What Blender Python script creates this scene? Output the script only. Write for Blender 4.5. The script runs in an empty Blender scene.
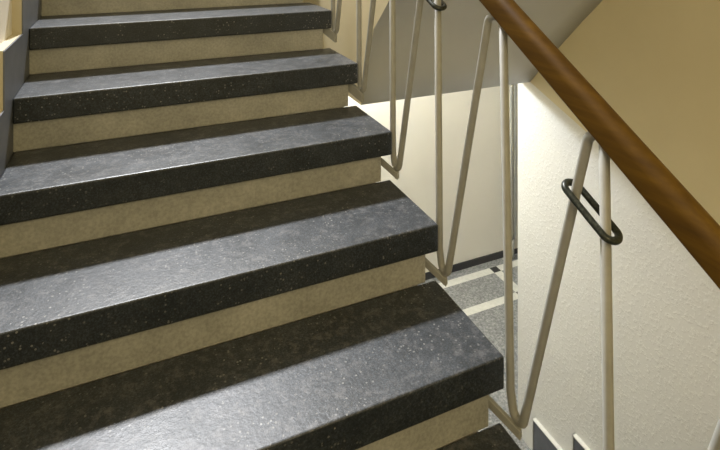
import bpy, bmesh, math, random
from mathutils import Vector, Matrix
random.seed(4)
S = bpy.context.scene
COL = S.collection

# ------------------------------------------------------------- camera
cam_data = bpy.data.cameras.new('camera')
cam = bpy.data.objects.new('camera', cam_data)
COL.objects.link(cam)
S.camera = cam
cam.location = (-0.82575, -2.23743, 0.33158)
cam.rotation_euler = (math.radians(90), 0, -0.40925)
cam_data.sensor_width = 36.0
cam_data.lens = 536.275 / 720 * 36
cam_data.shift_y = -(225 + 64.28) / 720
cam_data.clip_start = 0.02

# ------------------------------------------------------------- light
world = bpy.data.worlds.new('world')
S.world = world
world.use_nodes = True
wb = world.node_tree.nodes['Background']
wb.inputs[0].default_value = (1.0, 0.83, 0.43, 1)
wb.inputs[1].default_value = 0.78

def area_light(name, loc, aim, size, power, col, size_y=None):
    l = bpy.data.lights.new(name, 'AREA')
    l.shape = 'RECTANGLE'
    l.size = size
    l.size_y = size_y or size
    l.energy = power
    l.color = col
    o = bpy.data.objects.new(name, l)
    COL.objects.link(o)
    o.location = loc
    o.rotation_euler = (Vector(aim) - Vector(loc)).to_track_quat('-Z', 'Y').to_euler()
    return o

# bright ceiling light over the upper landing
key = area_light('upper_landing_light', (-0.65, 2.35, 3.75), (-0.45, -2.0, -0.9), 0.40, 88, (0.96, 0.97, 1.0), 0.30)
key.data.spread = math.radians(75)
# neutral light of the lower hall
hl = bpy.data.lights.new('hall_light', 'POINT')
hl.energy = 134
hl.color = (0.84, 0.91, 1.0)
hl.shadow_soft_size = 0.09
ho = bpy.data.objects.new('hall_light', hl)
COL.objects.link(ho)
ho.location = (0.43, 1.45, -0.105)
# soft warm fill added behind the viewer for the risers and right wall
area_light('warm_fill_light', (-0.9, -3.1, 1.15), (0.7, -0.9, -0.4), 0.8, 17, (1.0, 0.78, 0.42))

S.view_settings.view_transform = 'Standard'
S.view_settings.look = 'None'
S.view_settings.exposure = 0.0
S.view_settings.gamma = 1.0
S.view_settings.use_curve_mapping = False

# ------------------------------------------------------------- materials
def mat(name, build):
    m = bpy.data.materials.new(name)
    m.use_nodes = True
    nt = m.node_tree
    b = nt.nodes['Principled BSDF']
    build(nt, b)
    return m

def node(nt, kind, **kw):
    n = nt.nodes.new(kind)
    for k, v in kw.items():
        if k in n.inputs:
            n.inputs[k].default_value = v
        else:
            setattr(n, k, v)
    return n

def coords(nt):
    return nt.nodes.new('ShaderNodeTexCoord').outputs['Object']

def noise(nt, vec, scale, detail=4, rough=0.6, dim=None):
    n = nt.nodes.new('ShaderNodeTexNoise')
    n.inputs['Scale'].default_value = scale
    n.inputs['Detail'].default_value = detail
    n.inputs['Roughness'].default_value = rough
    nt.links.new(vec, n.inputs['Vector'])
    return n.outputs['Fac']

def ramp(nt, fac, stops):
    r = nt.nodes.new('ShaderNodeValToRGB')
    el = r.color_ramp.elements
    while len(el) < len(stops):
        el.new(0.5)
    for e, (p, c) in zip(el, stops):
        e.position = p
        e.color = (*c, 1) if len(c) == 3 else c
    nt.links.new(fac, r.inputs[0])
    return r.outputs['Color']

def mix(nt, fac, a, b, mode='MIX'):
    n = nt.nodes.new('ShaderNodeMix')
    n.data_type = 'RGBA'
    n.blend_type = mode
    for src, idx in ((fac, 0), (a, 6), (b, 7)):
        if hasattr(src, 'links') or hasattr(src, 'is_linked'):
            nt.links.new(src, n.inputs[idx])
        elif idx == 0:
            n.inputs[0].default_value = src
        else:
            n.inputs[idx].default_value = (*src, 1)
    return n.outputs[2]

def math_node(nt, op, a, b=None, c=None):
    n = nt.nodes.new('ShaderNodeMath')
    n.operation = op
    for i, s in enumerate((a, b, c)):
        if s is None:
            continue
        if isinstance(s, (int, float)):
            n.inputs[i].default_value = s
        else:
            nt.links.new(s, n.inputs[i])
    return n.outputs[0]

def bump(nt, b, h, strength, dist):
    n = nt.nodes.new('ShaderNodeBump')
    n.inputs['Strength'].default_value = strength
    n.inputs['Distance'].default_value = dist
    nt.links.new(h, n.inputs['Height'])
    nt.links.new(n.outputs[0], b.inputs['Normal'])

def m_terrazzo(nt, b):
    v = coords(nt)
    base = ramp(nt, noise(nt, v, 7, 6), [(0.32, (0.010, 0.014, 0.017)), (0.70, (0.028, 0.034, 0.041))])
    fine = noise(nt, v, 210, 3, 0.8)
    base = mix(nt, 0.75, base, ramp(nt, fine, [(0.38, (0.3, 0.31, 0.32)), (0.5, (0.85, 0.85, 0.85)), (0.64, (2.9, 2.9, 2.9))]), 'MULTIPLY')
    vo = node(nt, 'ShaderNodeTexVoronoi', Scale=140.0)
    nt.links.new(v, vo.inputs['Vector'])
    sep = nt.nodes.new('ShaderNodeSeparateColor')
    nt.links.new(vo.outputs['Color'], sep.inputs[0])
    chip = math_node(nt, 'MULTIPLY', math_node(nt, 'GREATER_THAN', sep.outputs[0], 0.86),
                     math_node(nt, 'LESS_THAN', vo.outputs['Distance'], 0.36))
    patch = ramp(nt, noise(nt, v, 5.5, 5), [(0.44, (0.08,) * 3), (0.66, (0.8,) * 3)])
    base = mix(nt, math_node(nt, 'MULTIPLY', chip, patch), base, (0.30, 0.30, 0.29))
    # scuffed dust patches, and paler up-facing sides that paint in light from above
    dust = ramp(nt, noise(nt, v, 34, 10, 0.85), [(0.50, (0,) * 3), (0.60, (0.6,) * 3)])
    geo = nt.nodes.new('ShaderNodeNewGeometry')
    sx = nt.nodes.new('ShaderNodeSeparateXYZ')
    nt.links.new(geo.outputs['True Normal'], sx.inputs[0])
    upf = math_node(nt, 'MULTIPLY_ADD', math_node(nt, 'GREATER_THAN', sx.outputs[2], 0.7), 0.85, 0.15)
    base = mix(nt, math_node(nt, 'MULTIPLY', dust, upf), base, (0.13, 0.13, 0.135))
    painted_top_light = math_node(nt, 'MULTIPLY', upf, 0.07)  # even lightening of the tops, standing in for stronger overhead light
    base = mix(nt, painted_top_light, base, (0.15, 0.15, 0.155))
    nt.links.new(base, b.inputs['Base Color'])
    r = ramp(nt, noise(nt, v, 14, 6), [(0.3, (0.36,) * 3), (0.7, (0.44,) * 3)])
    nt.links.new(r, b.inputs['Roughness'])
    b.inputs['Specular IOR Level'].default_value = 0.5
    bump(nt, b, noise(nt, v, 90, 6, 0.7), 0.35, 0.002)
terrazzo = mat('dark_terrazzo', m_terrazzo)

def m_riser(nt, b):
    v = coords(nt)
    c = ramp(nt, noise(nt, v, 6, 6), [(0.28, (0.30, 0.30, 0.27)), (0.72, (0.47, 0.465, 0.42))])
    c = mix(nt, 0.55, c, ramp(nt, noise(nt, v, 120, 3), [(0.35, (0.72,) * 3), (0.65, (1.2,) * 3)]), 'MULTIPLY')
    nt.links.new(c, b.inputs['Base Color'])
    b.inputs['Roughness'].default_value = 0.75
    bump(nt, b, noise(nt, v, 130, 4), 0.2, 0.001)
riser_mat = mat('olive_grey_riser', m_riser)

def plaster(c1, c2, strength, dist=0.004, scale=42):
    def f(nt, b):
        v = coords(nt)
        nt.links.new(ramp(nt, noise(nt, v, 2.5, 5), [(0.3, c1), (0.7, c2)]), b.inputs['Base Color'])
        b.inputs['Roughness'].default_value = 0.6
        if strength:
            h = ramp(nt, noise(nt, v, scale, 5, 0.55), [(0.50, (0,) * 3), (0.66, (1,) * 3)])
            bump(nt, b, h, strength, dist)
    return f
stucco = mat('cream_stucco', plaster((0.75, 0.745, 0.72), (0.79, 0.785, 0.76), 0.32, 0.003, 55))
paint = mat('cream_wall_paint', plaster((0.80, 0.77, 0.71), (0.83, 0.80, 0.74), 0.12, 0.002, 30))
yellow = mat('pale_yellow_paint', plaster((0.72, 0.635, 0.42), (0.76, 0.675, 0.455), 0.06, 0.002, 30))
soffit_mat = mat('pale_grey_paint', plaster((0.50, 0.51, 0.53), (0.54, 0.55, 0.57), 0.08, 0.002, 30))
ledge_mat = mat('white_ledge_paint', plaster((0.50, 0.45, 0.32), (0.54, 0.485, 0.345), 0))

def m_dark(nt, b):
    v = coords(nt)
    nt.links.new(ramp(nt, noise(nt, v, 9, 5), [(0.3, (0.095, 0.105, 0.125)), (0.7, (0.14, 0.15, 0.175))]), b.inputs['Base Color'])
    b.inputs['Roughness'].default_value = 0.5
skirting_mat = mat('slate_grey_skirting', m_dark)

def m_rod(nt, b):
    v = coords(nt)
    nt.links.new(ramp(nt, noise(nt, v, 25, 4), [(0.3, (0.31, 0.31, 0.285)), (0.7, (0.37, 0.37, 0.34))]), b.inputs['Base Color'])
    b.inputs['Roughness'].default_value = 0.5
    bump(nt, b, noise(nt, v, 90, 3), 0.15, 0.001)
rod_mat = mat('cream_painted_steel', m_rod)

def m_ring(nt, b):
    v = coords(nt)
    nt.links.new(ramp(nt, noise(nt, v, 160, 3), [(0.4, (0.016, 0.020, 0.016)), (0.75, (0.065, 0.072, 0.058))]), b.inputs['Base Color'])
    b.inputs['Roughness'].default_value = 0.35
    b.inputs['Metallic'].default_value = 0.3
ring_mat = mat('blackened_steel', m_ring)

def m_wood(nt, b):
    v = coords(nt)
    mp = nt.nodes.new('ShaderNodeMapping')
    mp.inputs['Rotation'].default_value = (-0.548, 0, 0)
    mp.inputs['Scale'].default_value = (30, 2.2, 30)
    nt.links.new(v, mp.inputs['Vector'])
    c = ramp(nt, noise(nt, mp.outputs[0], 1.2, 6, 0.6), [(0.28, (0.050, 0.023, 0.001)), (0.5, (0.080, 0.039, 0.002)), (0.75, (0.13, 0.068, 0.005))])
    nt.links.new(c, b.inputs['Base Color'])
    b.inputs['Roughness'].default_value = 0.5
    b.inputs['Specular IOR Level'].default_value = 0.2
wood = mat('varnished_oak', m_wood)

def m_tiles(nt, b):
    v = coords(nt)
    sep = nt.nodes.new('ShaderNodeSeparateXYZ')
    nt.links.new(v, sep.inputs[0])
    def strip(ch, off, per):
        a = math_node(nt, 'FRACT', math_node(nt, 'DIVIDE', math_node(nt, 'ADD', sep.outputs[ch], off), per))
        return math_node(nt, 'LESS_THAN', a, 0.075 / per)
    Y = sep.outputs[1]
    # a bordered band of tiles along the wall, plain terrazzo inside it
    band = math_node(nt, 'MULTIPLY', math_node(nt, 'GREATER_THAN', Y, 1.32), math_node(nt, 'LESS_THAN', Y, 1.77))
    sx = math_node(nt, 'MULTIPLY', strip(0, -2.23 + 0.0375 + 7.2, 0.72), band)
    sy = math_node(nt, 'MULTIPLY', strip(1, -1.730 + 0.0375 + 3.6, 0.36), band)
    either = math_node(nt, 'MAXIMUM', sx, sy)
    both = math_node(nt, 'MULTIPLY', sx, sy)
    grey = ramp(nt, noise(nt, v, 60, 4, 0.7), [(0.34, (0.13, 0.135, 0.14)), (0.50, (0.23, 0.235, 0.24)), (0.66, (0.40,) * 3)])
    white = ramp(nt, noise(nt, v, 40, 4), [(0.3, (0.58, 0.58, 0.54)), (0.7, (0.70, 0.69, 0.65))])
    c = mix(nt, either, grey, white)
    c = mix(nt, both, c, (0.02, 0.02, 0.022))
    nt.links.new(c, b.inputs['Base Color'])
    b.inputs['Roughness'].default_value = 0.35
tiles = mat('terrazzo_floor_tiles', m_tiles)

# ------------------------------------------------------------- helpers
def link(name, bm, m, parent=None, smooth=False, bevel=0, kind=None):
    bmesh.ops.recalc_face_normals(bm, faces=bm.faces)
    me = bpy.data.meshes.new(name)
    bm.to_mesh(me)
    bm.free()
    for mm in (m if isinstance(m, (list, tuple)) else [m]):
        me.materials.append(mm)
    if smooth:
        for p in me.polygons:
            p.use_smooth = True
    o = bpy.data.objects.new(name, me)
    COL.objects.link(o)
    if parent:
        o.parent = parent
        o.matrix_parent_inverse = Matrix.Translation(-parent.location)
    if bevel:
        md = o.modifiers.new('bevel', 'BEVEL')
        md.width = bevel
        md.segments = 3
        md.limit_method = 'ANGLE'
    if kind:
        o['kind'] = kind
    return o

def empty(name, loc, label, cat, group=None):
    o = bpy.data.objects.new(name, None)
    COL.objects.link(o)
    o.location = loc
    o['label'] = label
    o['category'] = cat
    if group:
        o['group'] = group
    return o

def add_box(bm, a, b):
    v = [bm.verts.new((x, y, z)) for x in (a[0], b[0]) for y in (a[1], b[1]) for z in (a[2], b[2])]
    for f in ((0, 1, 3, 2), (4, 6, 7, 5), (0, 4, 5, 1), (2, 3, 7, 6), (0, 2, 6, 4), (1, 5, 7, 3)):
        bm.faces.new([v[i] for i in f])

def add_prism(bm, pts, x0, x1):
    """polygon given in (y, z), extruded along x"""
    A = [bm.verts.new((x0, y, z)) for y, z in pts]
    B = [bm.verts.new((x1, y, z)) for y, z in pts]
    bm.faces.new(A)
    bm.faces.new(B[::-1])
    n = len(pts)
    for i in range(n):
        bm.faces.new((A[i], A[(i + 1) % n], B[(i + 1) % n], B[i]))

def fillet(pts, radii, seg=7):
    """round the inner corners of a polyline"""
    out = [Vector(pts[0])]
    for i in range(1, len(pts) - 1):
        p0, p, p1 = Vector(pts[i - 1]), Vector(pts[i]), Vector(pts[i + 1])
        a, b = (p0 - p), (p1 - p)
        la, lb = a.length, b.length
        a.normalize(); b.normalize()
        ang = a.angle(b)
        d = min(radii[i - 1] / math.tan(ang / 2), la * 0.49, lb * 0.49)
        s, e = p + a * d, p + b * d
        r = d * math.tan(ang / 2)
        c = p + (a + b).normalized() * (r / math.sin(ang / 2))
        v0, v1 = s - c, e - c
        th = v0.angle(v1)
        for k in range(seg + 1):
            t = k / seg
            out.append(c + (v0 * math.sin((1 - t) * th) + v1 * math.sin(t * th)) / math.sin(th))
    out.append(Vector(pts[-1]))
    return out

def add_tube(bm, path, r, n=12, closed=False):
    path = [Vector(p) for p in path]
    N = len(path)
    rings = []
    prev = None
    for i, p in enumerate(path):
        if closed:
            t = (path[(i + 1) % N] - path[i - 1]).normalized()
        else:
            t = (path[min(i + 1, N - 1)] - path[max(i - 1, 0)]).normalized()
        if prev is None:
            ref = Vector((1, 0, 0)) if abs(t.x) < 0.9 else Vector((0, 0, 1))
            u = (ref - t * ref.dot(t)).normalized()
        else:
            u = (prev - t * prev.dot(t)).normalized()
        prev = u
        w = t.cross(u)
        rings.append([bm.verts.new(p + (u * math.cos(2 * math.pi * k / n) + w * math.sin(2 * math.pi * k / n)) * r) for k in range(n)])
    for i in range(N if closed else N - 1):
        A, B = rings[i], rings[(i + 1) % N]
        for k in range(n):
            bm.faces.new((A[k], A[(k + 1) % n], B[(k + 1) % n], B[k]))
    if not closed:
        bm.faces.new(rings[0][::-1])
        bm.faces.new(rings[-1])

# ------------------------------------------------------------- dimensions
G, H = 0.29809, 0.17          # going and rise of the upper flight
OV, T = 0.017, 0.0796         # overhang and thickness of a tread
XL = -1.1505                  # left wall skirting face
XR = 1.35                     # right wall
Z0 = -2.69                    # lower hall floor
ZM = -6 * H                   # half landing
ZU = 4 * H                    # upper landing

# ------------------------------------------------------------- structure
bm = bmesh.new(); add_box(bm, (-3.0, -0.6, Z0 - 0.15), (4.2, 1.86, Z0))
link('floor', bm, tiles, kind='structure')
bm = bmesh.new(); add_box(bm, (XR - 1.085, -2.9, Z0 - 0.15), (XR, -0.6, Z0))
link('floor', bm, tiles, kind='structure')

# far wall of the lower hall
bm = bmesh.new(); add_box(bm, (-3.0, 1.86, Z0 - 0.15), (4.2, 2.0, 0.35))
link('wall_back', bm, paint, kind='structure')
bm = bmesh.new(); add_box(bm, (-3.0, 1.845, Z0), (4.2, 1.86, Z0 + 0.060))
link('baseboard_back', bm, mat('black_baseboard', lambda nt, b: (b.inputs['Base Color'].__setattr__('default_value', (0.035, 0.035, 0.038, 1)), b.inputs['Roughness'].__setattr__('default_value', 0.4))), bevel=0.003, kind='structure')

bm = bmesh.new(); add_box(bm, (-3.15, -0.75, Z0 - 0.15), (-3.0, 2.0, 0.35))
link('wall_hall_left', bm, paint, kind='structure')
bm = bmesh.new(); add_box(bm, (4.2, -0.75, Z0 - 0.15), (4.35, 2.0, 0.6))
link('wall_hall_right', bm, paint, kind='structure')
bm = bmesh.new(); add_box(bm, (1.51, -0.75, Z0 - 0.15), (4.2, -0.6, 0.6))
link('wall_hall_front', bm, paint, kind='structure')
bm = bmesh.new(); add_box(bm, (1.51, -0.6, 0.45), (4.2, 1.86, 0.6))
link('ceiling', bm, paint, kind='structure')

# right wall of the stairwell, ends in a free corner at the hall
# rough white stucco below, smooth yellow paint above the sloping line where they meet
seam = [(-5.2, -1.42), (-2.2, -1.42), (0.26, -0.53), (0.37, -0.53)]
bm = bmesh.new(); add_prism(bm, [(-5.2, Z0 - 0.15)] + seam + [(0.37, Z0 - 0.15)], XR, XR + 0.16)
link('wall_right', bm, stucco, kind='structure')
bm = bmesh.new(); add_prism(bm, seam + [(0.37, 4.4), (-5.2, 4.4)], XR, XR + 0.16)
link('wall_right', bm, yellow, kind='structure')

# stepped slate skirting on the right wall, with a painted ledge on top
def stepped(first_y, first_z, dy, dz, n, ybot, drop):
    top = []
    y, z = first_y, first_z
    for k in range(n):
        top += [(y, z), (y + dy, z)]
        y += dy
        z += dz
    return top
tp = stepped(0.214, -2.474, -0.304, 0.167, 9, 0, 0)
pts = [(0.214, Z0)] + tp + [(tp[-1][0], tp[-1][1] - 0.5), (-0.05, Z0)]
bm = bmesh.new(); add_prism(bm, pts, XR - 0.018, XR)
link('trim_1', bm, skirting_mat, kind='structure')
bm = bmesh.new()
for k in range(9):
    y0, z = 0.214 - 0.304 * k, -2.474 + 0.167 * k
    add_box(bm, (XR - 0.022, y0 - 0.304 , z), (XR, y0 + 0.003, z + 0.006))
    add_box(bm, (XR - 0.022, y0, z - 0.167 if k else Z0), (XR, y0 + 0.003, z + 0.006))
link('trim_2', bm, stucco, kind='structure')

# left wall with its stepped plinth: cream masonry behind, slate slab in front
XW = XL - 0.032
bm = bmesh.new(); add_box(bm, (XW - 0.15, -5.2, ZM - 0.3), (XW, 4.0, 4.4))
link('wall_left', bm, paint, kind='structure')
def plinth_top(i):      # top edge of ledge i, running from its low end to its high end
    return (-0.115 - G * (i + 1), -0.115 - G * i, -i * H)
lo = []
for i in range(4, -5, -1):
    a, b_, z = plinth_top(i)
    lo += [(a, z), (b_, z)]
pts = [(lo[0][0] - 0.9, ZM + 0.17), (lo[0][0], ZM + 0.17)] + lo + [(4.0, lo[-1][1]), (4.0, 0.5), (1.2, 0.5), (-1.75, -1.19), (lo[0][0] - 0.9, -1.19)]
bm = bmesh.new(); add_prism(bm, pts, XW, XL - 0.004)
link('trim_3', bm, ledge_mat, kind='structure')
bm = bmesh.new(); add_prism(bm, [(y, z - 0.0015) for y, z in pts], XL - 0.004, XL)
link('trim_4', bm, skirting_mat, kind='structure')

# half landing on which the viewer stands, and upper landing
bm = bmesh.new(); add_box(bm, (XL, -5.2, ZM - 0.2), (0.0, -5 * G - 0.02, ZM))
add_box(bm, (0.0, -5.2, ZM - 0.2), (XR, -2.84, ZM))
link('floor', bm, terrazzo, kind='structure')
bm = bmesh.new(); add_box(bm, (XL, 4 * G - 0.0, ZU - T), (XR, 4.0, ZU))
link('floor', bm, terrazzo, kind='structure')

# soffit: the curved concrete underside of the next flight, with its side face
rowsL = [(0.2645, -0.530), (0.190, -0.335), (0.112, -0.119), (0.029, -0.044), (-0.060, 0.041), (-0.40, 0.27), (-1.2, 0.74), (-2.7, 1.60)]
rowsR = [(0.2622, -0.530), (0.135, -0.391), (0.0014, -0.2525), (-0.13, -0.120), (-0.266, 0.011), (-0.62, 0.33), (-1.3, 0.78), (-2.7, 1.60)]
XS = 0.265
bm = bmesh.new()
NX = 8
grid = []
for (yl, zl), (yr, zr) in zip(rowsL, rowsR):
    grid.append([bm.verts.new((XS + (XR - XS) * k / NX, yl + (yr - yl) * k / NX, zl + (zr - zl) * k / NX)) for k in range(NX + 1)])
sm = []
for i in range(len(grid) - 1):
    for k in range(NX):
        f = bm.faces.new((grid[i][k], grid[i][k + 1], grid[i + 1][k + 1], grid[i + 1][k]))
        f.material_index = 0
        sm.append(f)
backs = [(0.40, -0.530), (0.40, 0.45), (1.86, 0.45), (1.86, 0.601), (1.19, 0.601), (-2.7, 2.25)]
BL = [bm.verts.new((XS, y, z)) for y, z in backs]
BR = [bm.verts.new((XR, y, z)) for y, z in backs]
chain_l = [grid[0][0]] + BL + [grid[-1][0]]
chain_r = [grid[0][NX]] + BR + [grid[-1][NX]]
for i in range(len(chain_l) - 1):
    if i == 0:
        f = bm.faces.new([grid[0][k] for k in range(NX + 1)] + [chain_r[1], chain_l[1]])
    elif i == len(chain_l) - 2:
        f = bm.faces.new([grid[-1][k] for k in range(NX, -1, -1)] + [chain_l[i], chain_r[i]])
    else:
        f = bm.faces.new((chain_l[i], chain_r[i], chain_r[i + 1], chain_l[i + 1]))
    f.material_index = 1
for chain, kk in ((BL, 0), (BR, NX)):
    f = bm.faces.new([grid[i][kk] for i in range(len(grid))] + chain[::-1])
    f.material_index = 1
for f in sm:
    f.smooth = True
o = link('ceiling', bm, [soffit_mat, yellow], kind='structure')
# well wall that closes the hall towards the open well
bm = bmesh.new(); add_box(bm, (XS, 0.40, -0.53), (XS + 0.06, 1.86, 0.45))
link('wall_well', bm, yellow, kind='structure')

# ------------------------------------------------------------- upper flight
stairs = empty('staircase', (-0.575, -5 * G, ZM), 'dark terrazzo staircase with olive grey risers climbing away beside the zigzag railing', 'staircase')
for i in range(-3, 6):
    yn, z = -i * G, -i * H
    bm = bmesh.new(); add_box(bm, (XL, yn, z - T), (0.007, yn + G + OV + (0.0 if i > -3 else -OV), z))
    link('tread', bm, terrazzo, stairs, bevel=0.005)
for i in range(-4, 6):
    yn, z = -i * G + OV, -i * H
    top = z - T
    bm = bmesh.new(); add_box(bm, (XL, yn, z - H), (-0.028, yn + 0.04, top))
    link('riser', bm, riser_mat, stairs)
pts = []
for i in range(5, -5, -1):
    yn = -i * G + OV + 0.04
    pts += [(yn, -i * H - H - T), (yn, -i * H - T)]
pts += [(4 * G + 0.3, ZU - T), (4 * G + 0.3, ZU - 0.32), (-5 * G + 0.2, ZM - 0.2), (-5 * G + OV + 0.04, ZM - 0.2)]
bm = bmesh.new(); add_prism(bm, pts, XL, -0.030)
link('stair_body', bm, paint, stairs)

# ------------------------------------------------------------- lower flight
lower = empty('staircase', (0.8, -0.1, Z0), 'lower dark terrazzo flight behind the railing along the white wall, rising from the tiled hall', 'staircase')
g2, h2 = 0.304, (ZM - Z0) / 10
for k in range(1, 10):
    y1, z = -0.10 - g2 * (k - 1), Z0 + h2 * k
    bm = bmesh.new(); add_box(bm, (XS, y1 - g2 - OV, z - 0.06), (XR - 0.018, y1, z))
    link('tread', bm, terrazzo, lower, bevel=0.005)
for k in range(1, 11):
    y1, z = -0.10 - g2 * (k - 1), Z0 + h2 * k
    bm = bmesh.new(); add_box(bm, (XS + 0.028, y1 - OV - 0.04, z - h2), (XR - 0.018, y1 - OV, z - (0.06 if k < 10 else 0.2)))
    link('riser', bm, riser_mat, lower)

# ------------------------------------------------------------- railing
RX = 0.0275
def rail_bottom(y):
    return -0.078 + 0.612 * (y + 1.5)
railing = empty('stair_railing', (RX, -5 * G, ZM), 'cream bent-rod zigzag stair railing with brown varnished wooden handrail', 'railing')

YB = {0: 0.035, 1: -0.262, 2: -0.561, 3: -0.866, 4: -1.188, 5: -1.484}
YT = {3: -0.853, 4: -1.160, 5: -1.467}
YS = {3: -1.103, 4: -1.428, 5: -1.745}
def yv(i): return YB.get(i, 0.030 - 0.302 * i)
VB = {0: -0.100, 1: -0.283, 2: -0.471, 3: -0.654, 4: -0.824}
def zv(i): return VB.get(i, -0.100 - 0.1865 * i)

for i in range(-3, 7):
    y, z = yv(i), zv(i)
    zt = rail_bottom(y) + 0.012
    yt = YT.get(i, y + 0.009)
    ys = YS.get(i, y - 0.236)                      # head of the leaning rod
    yn = yv(i + 1)
    path = [(RX, yt, zt), (RX, y, z + 0.055), (RX, y - 0.012, z + 0.002), (RX, y - 0.044, z + 0.002),
            (RX, ys, rail_bottom(ys) - 0.042), (RX, yn + 0.022, rail_bottom(yn + 0.02) + 0.010)]
    if i == 6:
        continue
    bm = bmesh.new()
    add_tube(bm, fillet(path, [0.10, 0.019, 0.021, 0.026]), 0.0104)
    link('baluster', bm, rod_mat, railing, smooth=True)
    # stub below the bend and the slanting flat bar to the side of the stairs
    bm = bmesh.new()
    yb = y - 0.026
    add_tube(bm, [(RX, yb, z + 0.002), (RX, yb - 0.004, z - 0.034)], 0.008)
    ry = -i * G + OV
    A = Vector((-0.034, ry + 0.045, z + 0.035)); B = Vector((RX, yb - 0.012, z - 0.024))
    d = (B - A).normalized(); up = Vector((0, 0, 1)); s = d.cross(up).normalized()
    vs = []
    for P in (A, B):
        for a, c in ((-1, -1), (1, -1), (1, 1), (-1, 1)):
            vs.append(bm.verts.new(P + s * (0.011 if i < 2 else 0.006) * a + up * (0.020 if i < 2 else 0.011) * c))
    for f in ((0, 1, 2, 3), (7, 6, 5, 4), (0, 4, 5, 1), (1, 5, 6, 2), (2, 6, 7, 3), (3, 7, 4, 0)):
        bm.faces.new([vs[q] for q in f])
    link('bracket', bm, rod_mat, railing, bevel=0.0015)

# handrail: rounded rectangular section swept up the slope
def handrail_mesh():
    bm = bmesh.new()
    hw, hh, r = 0.0235, 0.031, 0.021
    sec = []
    for cx, cz, a0, rr in ((hw, hh, 0, r), (-hw, hh, 90, r), (-hw, -hh, 180, 0.009), (hw, -hh, 270, 0.009)):
        for k in range(6):
            a = math.radians(a0 + 90 * k / 5)
            sx, sz = (1 if cx > 0 else -1), (1 if cz > 0 else -1)
            sec.append((cx - sx * rr + rr * math.cos(a), cz - sz * rr + rr * math.sin(a)))
    ya, yb_ = -2.05, 1.15
    n = 30
    th = math.atan(0.612)
    rings = []
    for k in range(n + 1):
        y = ya + (yb_ - ya) * k / n
        zc = rail_bottom(y) - 0.011 + hh / math.cos(th)
        rings.append([bm.verts.new((RX + sx, y - sz * math.sin(th), zc + sz * math.cos(th) - 0.0)) for sx, sz in sec])
    m = len(sec)
    for k in range(n):
        for j in range(m):
            bm.faces.new((rings[k][j], rings[k][(j + 1) % m], rings[k + 1][(j + 1) % m], rings[k + 1][j]))
    bm.faces.new(rings[0]); bm.faces.new(rings[-1][::-1])
    return bm
hr = link('handrail', handrail_mesh(), wood, railing, smooth=True)
hr['label'] = 'brown varnished wooden handrail'
md = hr.modifiers.new('split', 'EDGE_SPLIT'); md.split_angle = math.radians(50)

# dark links that tie a leaning rod to the next upright
def link_ring(ci, yc, zc):
    path = []
    L, Wd, pitch = 0.068, 0.018, math.radians(26)
    for sg in (1, -1):
        for k in range(13):
            a = math.radians(-90 + 15 * k)
            u, w = sg * (L - Wd + Wd * math.cos(a)), sg * Wd * math.sin(a)
            path.append((RX + w, yc + u * math.cos(pitch), zc + u * math.sin(pitch)))
    bm = bmesh.new()
    add_tube(bm, path, 0.0074, 12, closed=True)
    o = link('connecting_ring', bm, ring_mat, railing, smooth=True)
    o['label'] = 'blackened steel link around two rods'
for i in (5, 3, 1, -1):
    link_ring(i, yv(i) + 0.050, -0.2190 + 0.1825 * (5 - i))

# ------------------------------------------------------------- pipes in the hall
bm = bmesh.new(); add_box(bm, (2.50, 1.835, Z0 + 0.06), (2.60, 1.86, 0.35))
link('trim_5', bm, mat('taupe_paint', plaster((0.48, 0.45, 0.37), (0.52, 0.49, 0.41), 0)), kind='structure')
pipes = empty('heating_pipe', (2.476, 1.80, Z0), 'slim pair of cream pipes standing by the far hall wall beside the white corner', 'pipe')
for dx, nm in ((-0.016, 'pipe'), (0.026, 'pipe')):
    bm = bmesh.new()
    add_tube(bm, fillet([(2.482 + dx, 1.80, 0.40), (2.482 + dx, 1.80, Z0 + 0.23), (2.482 + dx * 0.3, 1.80, Z0 + 0.17)], [0.05]), 0.013)
    link(nm, bm, rod_mat, pipes, smooth=True)
bm = bmesh.new(); add_tube(bm, [(2.482, 1.80, Z0), (2.482, 1.80, Z0 + 0.185)], 0.016)
link('foot', bm, rod_mat, pipes, smooth=True)
